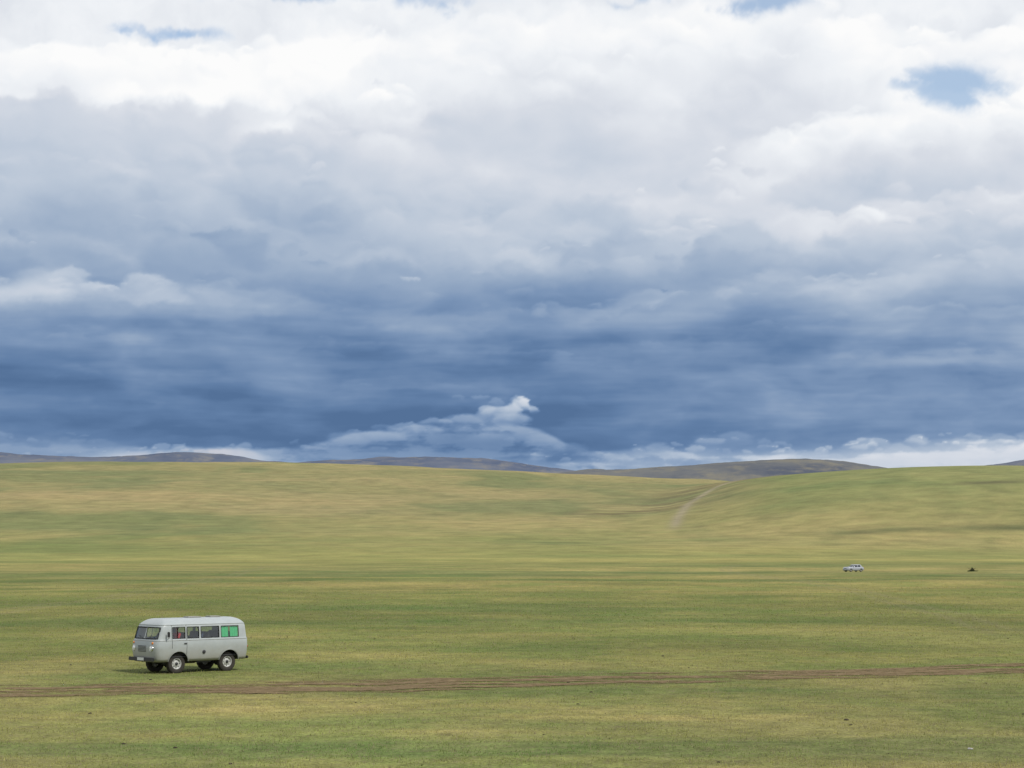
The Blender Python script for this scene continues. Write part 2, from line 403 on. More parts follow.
    puffs([(470,421,24,9,.50,.14,.7),(500,414,20,12,.56,.16,.8),(488,410,11,7,.58,.14,.7),(520,404,13,10,.70,.18,.85),(509,409,12,9,.64,.16,.8),(525,400,8,6,.78,.16,.8),(533,409,8,7,.62,.14,.7),(512,421,24,9,.54,.14,.7),
           (440,425,22,6,.46,.1,.6),(405,429,22,6,.44,.1,.6),(478,396,10,3,.34,.06,.6),(459,397,7,2.5,.30,.05,.5),(494,400,8,4,.40,.06,.5),(420,432,30,6,.50,.12,.5),(380,436,26,5,.48,.12,.5)])
    bank([(-2500,455),(0,460),(90,456),(130,449),(200,446),(250,449),(285,460),(520,461),(600,456),(700,447),(760,451),(840,446),(930,441),(1024,442),(3000,450)],
             [(0,.48),(190,.72),(300,.5),(600,.50),(720,.68),(950,.84),(1024,.86)],[(0,.44),(190,.58),(600,.46),(950,.68)],24,6,7,.9,6,n=130,r0=10,pa=.55,sh=.14,flat=.45,rag=.5,ns=60)
    for (cx,cy,rx,ry,am) in ((528,456,8,5,.22),(950,362,90,7,.12)):
        q=((xw*.6+x*.4-cx)/rx)**2+((y+fine*18-cy)/ry)**2
        val=val+am*np.exp(-q)
    val=np.clip(.5+(val-.5)*1.04+.012,0,1.02)
    ks=[0,.12,.28,.45,.62,.78,.92,1.02]
    cs=np.array([lin(c) for c in ((84,113,152),(98,127,166),(124,149,183),(154,173,198),(187,199,215),(215,220,229),(239,242,246),(252,252,252))])
    C=np.stack([np.interp(val,ks,cs[:,k]) for k in range(3)],-1)
    wm=np.exp(-((y-452)/9)**2)*sstep(.45,.65,val)*(np.exp(-((x-190)/80)**2)+np.exp(-((x-528)/16)**2))
    C=C*(1+wm[...,None]*np.array([.06,-.04,-.08]))
    gp_=0
    for (cx,cy,rx,ry,am) in ((950,100,48,20,1.3),(912,96,26,9,.9),(985,106,30,11,.9),(170,43,50,8,1.1),(128,45,30,5,.7),(775,12,56,12,1.1),(285,3,90,9,1.),(430,6,50,12,.9),(640,4,60,6,.6),(730,-30,120,25,1.),(120,-60,160,20,.9)):
        q=((xw*.5+x*.5-cx)/rx)**2+((Y2-cy)/ry)**2; gp_=np.maximum(gp_,am*np.exp(-q))
    gp_=np.maximum(gp_,sstep(620,1100,E)*sstep(.05,.3,soft)*.9)
    gap=sstep(.12,1.15,gp_+fine*1.5)*.82*sstep(.02,.2,gp_)
    return C,1-gap
azs=np.concatenate([np.linspace(-2300,-620,150,endpoint=False),np.linspace(-620,620,1060,endpoint=False),np.linspace(620,2300,150)])
els=np.concatenate([np.linspace(-60,50,6,endpoint=False),np.linspace(50,580,460,endpoint=False),np.linspace(580,1500,100)])
AA,EE=np.meshgrid(azs,els)
SC,SA=cloud_field(azs,els)
SA=SA*(1-sstep(1300,1500,EE))*(1-sstep(2050,2300,np.abs(AA)))
R=30000.
ar=AA/2000; er=EE/2000
V=np.stack([R*np.sin(ar)*np.cos(er),R*np.cos(ar)*np.cos(er),R*np.sin(er)],-1).reshape(-1,3)
sm=bpy.data.materials.new('cloud_bank'); sm.use_nodes=True; nt=sm.node_tree; nt.nodes.clear(); g=G(nt)
atn=g.n('ShaderNodeAttribute',attribute_name='cloud')
em=g.n('ShaderNodeEmission'); nt.links.new(atn.outputs['Color'],em.inputs[0]); em.inputs[1].default_value=1.
tr=g.n('ShaderNodeBsdfTransparent'); mx=g.n('ShaderNodeMixShader')
nt.links.new(atn.outputs['Alpha'],mx.inputs[0]); nt.links.new(tr.outputs[0],mx.inputs[1]); nt.links.new(em.outputs[0],mx.inputs[2])
o=g.n('ShaderNodeOutputMaterial'); nt.links.new(mx.outputs[0],o.inputs[0])
try: sm.cycles.emission_sampling='NONE'
except Exception as e: print(e)
sky=fast_mesh('sky',V,grid_faces(*AA.shape),4,sm)
set_col(sky.data,'cloud',np.concatenate([SC.reshape(-1,3),SA.reshape(-1,1)],1))

world=bpy.data.worlds.new('World'); scene.world=world; world.use_nodes=True
nt=world.node_tree; nt.nodes.clear(); g=G(nt)
D=g.n('ShaderNodeTexCoord').outputs['Generated']
sx=g.n('ShaderNodeSeparateXYZ'); nt.links.new(D,sx.inputs[0]); dx,dy,dz=sx.outputs
skyn=g.n('ShaderNodeTexSky',sky_type='NISHITA'); skyn.sun_disc=False; skyn.sun_elevation=SUN_EL; skyn.sun_rotation=SUN_AZ
nz=g.noise(g.v('MULTIPLY',D,(1.,1.,2.)),2.4,3,.55)
bg1=g.n('ShaderNodeBackground'); nt.links.new(skyn.outputs[0],bg1.inputs[0]); bg1.inputs[1].default_value=.15
bg2=g.n('ShaderNodeBackground'); g.put(bg2.inputs[0],g.mixc(g.mr(nz,.35,.65),tuple(lin((175,188,205))),tuple(lin((232,234,238))))); bg2.inputs[1].default_value=1.
cov=g.m('MULTIPLY',g.mr(nz,.38,.50,.25,1.,True),g.m('MAXIMUM',g.mr(dy,.75,.45,0.,1.),g.mr(dz,.5,.62,0.,1.)))
mx=g.n('ShaderNodeMixShader'); nt.links.new(cov,mx.inputs[0])
nt.links.new(bg1.outputs[0],mx.inputs[1]); nt.links.new(bg2.outputs[0],mx.inputs[2])
wo=g.n('ShaderNodeOutputWorld'); nt.links.new(mx.outputs[0],wo.inputs[0])

# ------------------------------------------------------------------ sun
sd=Vector((math.sin(SUN_AZ)*math.cos(SUN_EL),math.cos(SUN_AZ)*math.cos(SUN_EL),math.sin(SUN_EL)))
sl=bpy.data.lights.new('sun','SUN'); sl.energy=2.9; sl.angle=math.radians(1.5); sl.color=(1,.96,.90)
so=bpy.data.objects.new('sun',sl); scene.collection.objects.link(so); so.rotation_euler=sd.to_track_quat('Z','Y').to_euler()

# ------------------------------------------------------------------ vehicle helpers
def box(name,c,s,mat,parent,bev=0.,rot=None):
    bm=bmesh.new(); bmesh.ops.create_cube(bm,size=1)
    for v in bm.verts: v.co=Vector((v.co.x*s[0],v.co.y*s[1],v.co.z*s[2]))
    if bev: bmesh.ops.bevel(bm,geom=bm.edges[:],offset=bev,segments=2,affect='EDGES')
    me=bpy.data.meshes.new(name); bm.to_mesh(me); bm.free(); me.materials.append(mat)
    ob=bpy.data.objects.new(name,me); scene.collection.objects.link(ob); ob.location=c
    if rot: ob.rotation_euler=rot
    ob.parent=parent; return ob
def lathe(name,prof,mat,parent,loc,axis='Y',n=40,smooth=True,sign=1):
    vs=[];fs=[]
    for (a,r) in prof:
        for i in range(n):
            t=2*math.pi*i/n; c,s=math.cos(t)*r,math.sin(t)*r
            if axis=='Y': vs.append((c,a*sign,s))
            elif axis=='X': vs.append((a*sign,c,s))
            else: vs.append((c,s,a*sign))
    for k in range(len(prof)-1):
        for i in range(n):
            j=(i+1)%n; fs.append((k*n+i,k*n+j,(k+1)*n+j,(k+1)*n+i))
    ob=new_mesh(name,vs,fs,mat,parent,smooth); ob.location=loc
    return ob
def tube(name,pts,r,mat,parent,closed=False,n=8):
    cu=bpy.data.curves.new(name,'CURVE'); cu.dimensions='3D'; sp=cu.splines.new('POLY'); sp.points.add(len(pts)-1)
    for p,q in zip(sp.points,pts): p.co=(*q,1)
    sp.use_cyclic_u=closed; cu.bevel_depth=r; cu.bevel_resolution=2
    tmp=bpy.data.objects.new(name+'_c',cu)
    me=bpy.data.meshes.new_from_object(tmp)
    bpy.data.objects.remove(tmp); me.name=name
    ob=bpy.data.objects.new(name,me); scene.collection.objects.link(ob); me.materials.clear(); me.materials.append(mat); ob.parent=parent
    for p in me.polygons: p.use_smooth=True
    return ob
def ring_body(name,zs,wf,ff,rf,xs,x1,x0,nexp,mat,parent,arch=None,zl=1.0,openings=None,n_arc=44,solid=.03,smooth=True):
    cols=[]
    for x in xs: cols.append(('s',x,1))
    for i in range(1,n_arc): cols.append(('f',math.pi*i/n_arc,0))
    for x in reversed(xs): cols.append(('s',x,-1))
    for i in range(1,n_arc): cols.append(('r',math.pi*i/n_arc,0))
    def pt(c,z):
        w=wf(z)
        if c[0]=='s': return (c[1],w*c[2])
        co,si=math.cos(c[1]),math.sin(c[1]); r=1/((abs(co)**nexp+abs(si)**nexp)**(1/nexp))
        if c[0]=='f': return (x1+(ff(z)-x1)*si*r, w*co*r)
        return (x0-(x0-rf(z))*si*r, -w*co*r)
    NC=len(cols); vs=[]
    for z in zs:
        for c in cols:
            zz=z
            if arch and z<zl:
                x=pt(c,zs[0])[0]; zb=max(zs[0],arch(x)) if abs(pt(c,zs[0])[1])>wf(zs[0])*.6 else zs[0]
                zz=zb+(z-zs[0])/(zl-zs[0])*(zl-zb)
            p=pt(c,zz); vs.append((p[0],p[1],zz))
    fs=[]
    for k in range(len(zs)-1):
        for i in range(NC):
            j=(i+1)%NC; f=(k*NC+i,k*NC+j,(k+1)*NC+j,(k+1)*NC+i)
            cx=sum(vs[q][0] for q in f)/4; cy=sum(vs[q][1] for q in f)/4; cz=sum(vs[q][2] for q in f)/4
            if openings and openings(cols[i],cx,cy,cz): continue
            fs.append(f)
    ns=len(xs); K=(len(zs)-1)*NC
    L=list(range(0,ns)); Rr=[ns+n_arc-1+(ns-1-i) for i in range(ns)]
    for i in range(ns-1): fs.append((K+L[i],K+L[i+1],K+Rr[i+1],K+Rr[i]))
    fa=[K+ns-1+i for i in range(n_arc+1)]; fs.append(tuple(fa))
    ra=[K+(ns+n_arc-1+ns-1+i)%NC for i in range(n_arc+1)]; ra[-1]=K+0; fs.append(tuple(ra))
    fs=[tuple(reversed(f)) for f in fs]
    ob=new_mesh(name,vs,fs,mat,parent,smooth)
    bm=bmesh.new(); bm.from_mesh(ob.data); bmesh.ops.recalc_face_normals(bm,faces=bm.faces); bm.to_mesh(ob.data); bm.free()
    if solid:
        md=ob.modifiers.new('s','SOLIDIFY'); md.thickness=solid; md.offset=-1
    return ob,pt,cols

def arr(zs,vals): return lambda z: float(np.interp(z,zs,vals))
def glass_mat(name,tint=(.55,.62,.6),k=1.):
    m=bpy.data.materials.new(name); m.use_nodes=True; nt=m.node_tree; g=G(nt); nt.nodes.remove(nt.nodes['Principled BSDF'])
    t=g.n('ShaderNodeBsdfTransparent'); t.inputs[0].default_value=(*tint,1)
    gl=g.n('ShaderNodeBsdfGlossy'); gl.inputs['Roughness'].default_value=.04
    g.put(gl.inputs[0],g.mixc(g.noise(g.n('ShaderNodeTexCoord').outputs['Object'],3),(.7,.75,.78),(.85,.88,.88)))
    lw=g.n('ShaderNodeLayerWeight'); lw.inputs[0].default_value=.5
    f=g.m('MULTIPLY_ADD',g.m('POWER',lw.outputs['Facing'],4.),.8,.07*k,clamp=True)
    mx=g.n('ShaderNodeMixShader'); nt.links.new(f,mx.inputs[0]); nt.links.new(t.outputs[0],mx.inputs[1]); nt.links.new(gl.outputs[0],mx.inputs[2])
    nt.links.new(mx.outputs[0],nt.nodes['Material Output'].inputs[0]); return m

def paint_mat():
    m=mat_base('grey_paint',(.37,.40,.395),.42,0,.06,3,.5,coat=.15)
    nt=m.node_tree; g=G(nt); b=nt.nodes['Principled BSDF']
    src=b.inputs['Base Color'].links[0].from_socket
    sx=g.n('ShaderNodeSeparateXYZ'); nt.links.new(g.n('ShaderNodeTexCoord').outputs['Object'],sx.inputs[0])
    n=g.noise(g.n('ShaderNodeTexCoord').outputs['Object'],5,6,.65)
    f=g.m('MULTIPLY',g.mr(g.m('ADD',sx.outputs[2],g.m('MULTIPLY',g.m('SUBTRACT',n,.5),.7)),1.15,.45,0.,.55),1.)
    g.put(b.inputs['Base Color'],g.mixc(f,src,(.27,.235,.17)))   # road dust on the lower panels
    return m
paint=paint_mat()
paint_d=mat_base('grey_paint_dusty',(.28,.29,.26),.6,0,.10,5)
rubber=mat_base('rubber',(.022,.022,.022),.85,0,.2,20,.3,bump=.3)
tyrem=mat_base('dusty_tyre',(.05,.045,.038),.9,0,.25,14,.2,bump=.5)
black=mat_base('black_metal',(.03,.03,.032),.5,0,.2,8)
darkin=mat_base('interior',(.05,.05,.052),.9,0,.2,6,.2)
seatm=mat_base('seat_cloth',(.10,.09,.085),.95,0,.2,12,.1)
rimm=mat_base('rim_paint',(.42,.42,.39),.5,0,.15,9)
chrome=mat_base('chrome',(.6,.6,.6),.2,1,.05,4)
lens=mat_base('lamp_glass',(.75,.76,.74),.12,0,.05,4,.9)
amber=mat_base('amber_lens',(.7,.22,.03),.25,0,.05,4,.7)
redl=mat_base('red_lens',(.45,.02,.02),.25,0,.05,4,.7)
plate=mat_base('plate_white',(.7,.7,.68),.5,0,.05,4)
glass=glass_mat('window_glass',(.76,.81,.79),1.6)

def make_wheel(parent,x,y,side,R,W,name):
    e=bpy.data.objects.new(name,None); scene.collection.objects.link(e); e.parent=parent; e.location=(x,y,R)
    h=W/2; ri=R*.56
    lathe('tyre',[(-h*.8,ri),(-h,ri+.03),(-h*1.05,R*.8),(-h*.92,R*.95),(-h*.7,R),(0,R*1.005),(h*.7,R),(h*.92,R*.95),(h*1.05,R*.8),(h,ri+.03),(h*.8,ri)],tyrem,e,(0,0,0),n=48)
    vs=[];fs=[]
    for i in range(36):
        for s in (-1,1):
            t=2*math.pi*(i+(.5 if s>0 else 0))/36; dt=.045
            base=len(vs)
            for (tt,yy,rr) in ((t-dt,s*h*.15,R*.99),(t+dt,s*h*.15,R*.99),(t+dt,s*h*.95,R*.95),(t-dt,s*h*.95,R*.95),
                               (t-dt,s*h*.15,R*1.03),(t+dt,s*h*.15,R*1.03),(t+dt,s*h*.95,R*.99),(t-dt,s*h*.95,R*.99)):
                vs.append((math.cos(tt)*rr,yy,math.sin(tt)*rr))
            for f in ((4,5,6,7),(0,1,5,4),(1,2,6,5),(2,3,7,6),(3,0,4,7)): fs.append(tuple(base+q for q in f))
    new_mesh('tread',vs,fs,tyrem,e)
    lathe('rim',[(h*.82,ri),(h*.88,ri-.01),(h*.7,ri-.03),(h*.35,ri*.82),(h*.35,ri*.62),(h*.62,ri*.52),(h*.66,ri*.30),(h*.66,0.001)],rimm,e,(0,0,0),sign=side,n=40)
    lathe('hub',[(h*.67,ri*.28),(h*1.0,ri*.25),(h*1.05,ri*.18),(h*1.05,.001)],black,e,(0,0,0),sign=side,n=24)
    vs=[];fs=[]
    for i in range(8):
        t=2*math.pi*i/8; cx,cz=math.cos(t)*ri*.72,math.sin(t)*ri*.72; b=len(vs)
        for k in range(10):
            q=2*math.pi*k/10; vs.append((cx+math.cos(q)*.019,side*(h*.35+.004),cz+math.sin(q)*.019))
        fs.append(tuple(range(b,b+10)))
    new_mesh('rim_holes',vs,fs,rubber,e)
    return e

# ------------------------------------------------------------------ people (seated)
def person(name,shirt,skinc,hair,M,hands=None):
    root=bpy.data.objects.new(name,None); scene.collection.objects.link(root); root.matrix_world=M
    J=[];E=[];Rd=[]
    def add(p,r,par=None):
        J.append(p); Rd.append(r); 
        if par is not None: E.append((par,len(J)-1))
        return len(J)-1
    pel=add((0,0,.02),.13); sp1=add((-.03,0,.2),.125,pel); sp2=add((-.04,0,.38),.14,sp1); nk=add((-.03,0,.5),.06,sp2)
    hands=hands or {1:(.42,.17,.28),-1:(.42,-.17,.28)}
    for s in (1,-1):
        hp=add((.05,s*.09,0),.095,pel); kn=add((.45,s*.12,.06),.07,hp); an=add((.55,s*.12,-.34),.05,kn); add((.70,s*.12,-.38),.04,an)
        sh=add((-.03,s*.19,.42),.065,sp2); hx=hands[s]; elb=(.10,s*.27,.22); eb=add(elb,.048,sh); add(hx,.032,eb)
    me=bpy.data.meshes.new('clothes'); me.from_pydata(J,E,[]); ob=bpy.data.objects.new('clothes',me); scene.collection.objects.link(ob); ob.parent=root
    sk=ob.modifiers.new('k','SKIN'); sk.use_smooth_shade=True
    for i,v in enumerate(me.skin_vertices[0].data): v.radius=(Rd[i],Rd[i]*(.8 if i<3 else 1)); v.use_root=(i==0)
    sb=ob.modifiers.new('s','SUBSURF'); sb.levels=1; sb.render_levels=1
    me.materials.append(shirt)
    for s in (1,-1):
        hx=Vector(hands[s]); J=[tuple(hx),tuple(hx+Vector((.07,0,.0)))];E=[(0,1)];R=[.026,.028]
        for k,(o,l) in enumerate(((-.03,.07),(-.01,.08),(.01,.075),(.03,.06))):
            b=len(J); J.append(tuple(hx+Vector((.10,o,.0)))); J.append(tuple(hx+Vector((.10+l*.4,o,-.02)))); J.append(tuple(hx+Vector((.10+l*.35,o,-.05))))
            E+=[(1,b),(b,b+1),(b+1,b+2)]; R+=[.011,.009,.008]
        b=len(J); J.append(tuple(hx+Vector((.05,-s*.045,-.01)))); J.append(tuple(hx+Vector((.09,-s*.055,-.03)))); E+=[(0,b),(b,b+1)]; R+=[.011,.009]
        mh=bpy.data.meshes.new('hand'); mh.from_pydata(J,E,[]); oh=bpy.data.objects.new('hand',mh); scene.collection.objects.link(oh); oh.parent=root
        oh.modifiers.new('k','SKIN')
        for i,v in enumerate(mh.skin_vertices[0].data): v.radius=(R[i],R[i]); v.use_root=(i==0)
        mh.materials.append(skinc)
    bm=bmesh.new(); bmesh.ops.create_uvsphere(bm,u_segments=28,v_segments=20,radius=1)
    for v in bm.verts:
        x,y,z=v.co; 
        f=1-.22*max(0,-z)
        nx=x*.095*f; ny=y*.075*f; nz=z*.12
        if x>.3 and abs(y)<.22 and -.25<z<.15: nx+=.018*(1-abs(y)/.22)*(1-abs(z+.1)/.3)
        if x>.5 and .05<z<.3 and .2<abs(y)<.55: nx-=.006
        if z<-.6 and x>.2: nx+=.010
        v.co=Vector((nx,ny,nz))
    mh=bpy.data.meshes.new('head'); bm.to_mesh(mh); bm.free(); hd=bpy.data.objects.new('head',mh); scene.collection.objects.link(hd); hd.parent=root; hd.location=(.0,0,.66)
    mh.materials.append(skinc); mh.materials.append(hair)
    for p in mh.polygons:
        p.use_smooth=True; c=p.center
        if c.z>.062+ (c.x*.25) or (c.x<-.03 and c.z>-.06): p.material_index=1
    lathe('neck',[(-.08,.055),(0,.05),(.06,.052)],skinc,root,(-.01,0,.54),axis='Z',n=16)
    for s in (1,-1):
        lathe('ear',[(-.006,.001),(-.006,.026),(.006,.03),(.01,.001)],skinc,root,(-.005,s*.074,.655),axis='Y',n=12,sign=s)
        lathe('eye',[(0,.011),(.004,.008),(.006,.001)],black,root,(.078,s*.028,.68),axis='X',n=10)
    box('mouth',(.083,0,.60),(.006,.04,.008),redl,root)
    return root

# ------------------------------------------------------------------ van
van=bpy.data.objects.new('minibus_van',None); scene.collection.objects.link(van)
Z=[.46,.58,.70,.84,.96,1.0,1.10,1.22,1.255,1.29,1.34,1.46,1.60,1.76,1.80,1.85,1.90,1.95,2.0,2.04,2.07,2.085]
zz=[.42,.58,.80,1.0,1.24,1.29,1.34,1.76,1.85,1.90,1.95,2.0,2.04,2.07,2.085]
wv=arr(zz,[.88,.925,.955,.968,.965,.940,.935,.892,.862,.828,.772,.68,.565,.42,.25])
fv=arr(zz,[2.10,2.15,2.185,2.19,2.15,2.11,2.085,1.96,1.905,1.86,1.80,1.72,1.65,1.58,1.53])
rv=arr(zz,[-2.05,-2.08,-2.10,-2.11,-2.10,-2.08,-2.07,-2.01,-1.98,-1.95,-1.90,-1.84,-1.77,-1.71,-1.67])
NX=5.2
wins=[(.86,1.42),(.24,.76),(-.68,.14),(-1.58,-.78)]
xcols=sorted(set([-1.62]+[round(a,3) for w_ in wins for a in w_]+[round(v,3) for v in np.arange(-1.62,1.46,.045)]+[1.46]))
edges=[a for w_ in wins for a in w_]
xc=[x for x in xcols if x in edges or x in (-1.62,1.46) or min(abs(x-e) for e in edges)>.015]
AX=(1.15,-1.15); AR=.455
def arch(x):
    best=0
    for a in AX:
        d=abs(x-a)
        if d<AR: best=max(best,.40+math.sqrt(AR*AR-d*d)*1.0)
    return best
def opn(c,cx,cy,cz):
    if not (1.34<cz<1.76): return False
    if c[0]=='s': return any(a<=cx<=b for a,b in wins)
    if c[0]=='f': return cx>1.77 and abs(cy)<.82
    if c[0]=='r': return cx<-1.95 and .06<abs(cy)<.66
    return False
body,pt,cols=ring_body('body',Z,wv,fv,rv,xc,1.46,-1.62,NX,paint,van,arch,1.0,opn,n_arc=56)
def panes():
    vs=[];fs=[]; zsw=[1.33,1.46,1.60,1.77]; NC=len(cols)
    for z in zsw:
        for c in cols:
            p=pt(c,z); vs.append((p[0]*.992,p[1]*.982,z))
    for k in range(len(zsw)-1):
        for i in range(NC):
            j=(i+1)%NC; f=(k*NC+i,k*NC+j,(k+1)*NC+j,(k+1)*NC+i)
            cx=sum(vs[q][0] for q in f)/4; cy=sum(vs[q][1] for q in f)/4; cz=1.5
            if opn(cols[i],cx,cy,cz): fs.append(tuple(reversed(f)))
    return new_mesh('window_panes',vs,fs,glass,van,True)
panes()
for s in (1,-1):
    for (a,b) in wins:
        P4=[(a,1.34),(b,1.34),(b,1.76),(a,1.76)]
        tube('window_gasket',[(x,s*(wv(z)+.002),z) for x,z in P4],.014,rubber,van,closed=True)
    tube('vent_window_bar',[(1.20,s*(wv(1.34)+.0),1.34),(1.17,s*wv(1.76),1.76)],.012,rubber,van)
def front_pts(z,ymax,n=20,off=.004):
    out=[]
    w=wv(z)
    for i in range(n+1):
        y=-ymax+2*ymax*i/n
        yy=min(abs(y)/w,.999); x=1.46+(fv(z)-1.46)*(1-yy**NX)**(1/NX); out.append((x+off,y,z))
    return out
tube('windscreen_gasket',front_pts(1.34,.82)+list(reversed(front_pts(1.76,.79))),.017,rubber,van,closed=True)
tube('windscreen_pillar',[(fv(1.34)+.0,0,1.34),(fv(1.55)+.0,0,1.55),(fv(1.76),0,1.76)],.018,paint,van)
for s in (-1,1):
    tube('wiper',[(fv(1.34)+.03,s*.15,1.33),(fv(1.5)+.03,s*.45,1.46)],.009,black,van)
def ringpts(z,off=.006):
    out=[]
    for c in cols:
        p=pt(c,z); n=Vector((p[0]*.35 if c[0]!='s' else 0,p[1])).normalized(); out.append((p[0]+n.x*off,p[1]+n.y*off,z))
    return out
tube('belt_moulding',ringpts(1.262),.011,paint_d,van,closed=True)
tube('rain_gutter',ringpts(1.855,.008),.013,paint,van,closed=True)
def seam(x,z0,z1,s):
    tube('door_seam',[(x,s*(wv(z)+.001),z) for z in np.linspace(z0,z1,8)],.008,rubber,van)
for s in (1,-1):
    seam(.80,.62,1.84,s); seam(1.455,.96,1.84,s)
    tube('door_seam',[(.80,s*(wv(1.84)+.001),1.84),(1.455,s*(wv(1.84)+.001),1.84)],.006,rubber,van)
    box('door_handle',(.87,s*(wv(1.15)+.03),1.15),(.13,.025,.028),black,van,.006)
    for a in AX: tube('arch_lip',[(a+math.cos(t)*(AR+.0),s*(wv(.4+math.sin(t)*AR)+.004),.40+math.sin(t)*AR) for t in np.linspace(.15,math.pi-.15,24)],.016,paint_d,van)
    box('mirror_head',(1.68,s*1.06,1.50),(.05,.14,.20),black,van,.015)
    tube('mirror_arm',[(1.58,s*.93,1.36),(1.66,s*1.04,1.42),(1.66,s*1.06,1.5)],.012,black,van)
    lathe('headlight_ring',[(0,.125),(.035,.12),(.045,.105),(.03,.10)],chrome,van,(2.15,s*.60,.97),axis='X',n=32)
    lathe('headlight',[(.02,.102),(.05,.085),(.065,.05),(.07,.001)],lens,van,(2.15,s*.60,.97),axis='X',n=32)
    lathe('turn_signal',[(0,.05),(.03,.045),(.045,.02),(.047,.001)],amber,van,(2.13,s*.66,1.175),axis='X',n=20)
    lathe('tail_lamp',[(0,.05),(.03,.045),(.04,.001)],redl,van,(-2.06,s*.78,.95),axis='X',n=20,sign=-1)
seam(.19,.62,1.84,-1); seam(-.73,.62,1.84,-1)
lathe('fuel_cap',[(0,.075),(.02,.07),(.03,.05),(.03,.001)],black,van,(.02,wv(.80)-.005,.80),axis='Y',n=24)
for k in range(5): box('grille_slot',(2.192,0,.86+.05*k),(.02,.56,.022),black,van,.004)
box('front_bumper',(2.215,0,.56),(.06,1.78,.14),black,van,.02)
for s in(-1,1):
    box('bumper_bracket',(2.11,s*.4,.56),(.20,.06,.08),black,van)
box('number_plate',(2.252,0,.57),(.012,.46,.11),plate,van,.003)
box('rear_bumper',(-2.155,0,.52),(.06,1.5,.11),black,van,.02)
box('roof_hatch',(-.05,0,2.105),(.62,.40,.05),paint,van,.02)
box('roof_vent',(-1.0,0,2.105),(.5,.40,.05),paint,van,.02)
box('floor',(0.0,0,.64),(3.9,1.70,.04),darkin,van)
box('front_floor_wall',(1.95,0,.80),(.04,1.5,.36),darkin,van)
for s in (-1,1):
    box('frame_rail',(0,s*.38,.50),(3.9,.08,.14),black,van)
    for a in AX: box('wheel_well_wall',(a,s*.52,.78),(1.0,.03,.40),black,van)
for a in AX:
    tube('axle',[(a,-.70,.37),(a,.70,.37)],.055,black,van); lathe('differential',[(-.13,.02),(-.1,.12),(0,.16),(.1,.12),(.13,.02)],black,van,(a,.1,.37),axis='Y',n=20)
    box('wheel_well_top',(a,0,.90),(1.02,1.78,.02),black,van)
box('gearbox',(.2,0,.44),(.7,.34,.22),black,van,.04); box('fuel_tank',(-.1,.62,.50),(.7,.36,.22),black,van,.04); box('fuel_tank',(-.1,-.62,.50),(.7,.36,.22),black,van,.04)
box('dashboard',(1.92,0,1.20),(.25,1.6,.2),darkin,van,.04)
box('engine_cover',(1.35,0,.92),(.95,.5,.5),seatm,van,.06)
for (x,y,w_) in ((1.0,.52,.5),(1.0,-.52,.5),(-.1,0,1.3),(-1.0,0,1.5)):
    box('seat_cushion',(x,y,.98),(.48,w_,.14),seatm,van,.04); box('seat_back',(x-.27,y,1.25),(.12,w_,.60),seatm,van,.04,rot=(0,-.12,0)); box('seat_base',(x,y,.80),(.40,w_*.9,.24),darkin,van)
tube('steering_wheel',[(1.62+.07*math.sin(t)*1.0,.52+.2*math.cos(t),1.27+.16*math.sin(t)) for t in np.linspace(0,2*math.pi,28,endpoint=False)],.014,black,van,closed=True)
tube('steering_column',[(1.62,.52,1.27),(1.90,.52,1.05)],.02,black,van)
curt=bpy.data.materials.new('green_curtain'); curt.use_nodes=True
gg=G(curt.node_tree); bs=curt.node_tree.nodes['Principled BSDF']
cc=gg.mixc(gg.noise(gg.n('ShaderNodeTexCoord').outputs['Object'],7,3),(.08,.80,.26),(.16,.92,.42)); gg.put(bs.inputs['Base Color'],cc); bs.inputs['Roughness'].default_value=.9
trn=gg.n('ShaderNodeBsdfTranslucent'); gg.put(trn.inputs[0],cc); mxs=gg.n('ShaderNodeMixShader'); mxs.inputs[0].default_value=.3
curt.node_tree.links.new(bs.outputs[0],mxs.inputs[1]); curt.node_tree.links.new(trn.outputs[0],mxs.inputs[2]); curt.node_tree.links.new(mxs.outputs[0],curt.node_tree.nodes['Material Output'].inputs[0])
def curtain(x0,x1,y,z0,z1):
    vs=[];fs=[];n=60
    for i in range(n+1):
        x=x0+(x1-x0)*i/n; yy=y+.008*math.sin(x*55)+.004*math.sin(x*23)
        vs+= [(x,yy,z0),(x,yy*(.955),z1)]
    for i in range(n): fs.append((2*i,2*i+2,2*i+3,2*i+1))
    new_mesh('curtain',vs,fs,curt,van,True)
curtain(-1.56,-1.21,.897,1.34,1.76); curtain(-1.12,-.80,.897,1.34,1.76)
for a in AX:
    for s in (1,-1): make_wheel(van,a,s*.72,s,.375,.21,'wheel')
VX,VY=-12.48,78.3
VZ=np.mean([zat(VX+a,VY+b) for a in (-1.2,0,1.2) for b in(-1,0,1)])
van.location=(VX,VY,VZ-.02); van.rotation_euler=(0,0,math.radians(180+42))
bpy.context.view_layer.update()
VM=van.matrix_world.copy()
skin=mat_base('skin',(.36,.20,.13),.6,0,.08,10); hairm=mat_base('hair',(.015,.012,.01),.6,0,.2,30)
red=mat_base('red_shirt',(.55,.04,.04),.9,0,.15,14,.1); blue=mat_base('blue_shirt',(.05,.07,.13),.9,0,.15,14,.1); whi=mat_base('light_shirt',(.3,.29,.27),.9,0,.1,14,.1)
person('driver',red,skin,hairm,VM@Matrix.Translation((1.0,.52,1.08)),{1:(.52,.17,.22),-1:(.52,-.17,.22)})
person('passenger',whi,skin,hairm,VM@Matrix.Translation((1.0,-.52,1.08)),{1:(.38,.10,.12),-1:(.38,-.10,.12)})
person('passenger.001',blue,skin,hairm,VM@Matrix.Translation((-.1,.42,1.08)),{1:(.38,.10,.12),-1:(.38,-.10,.12)})

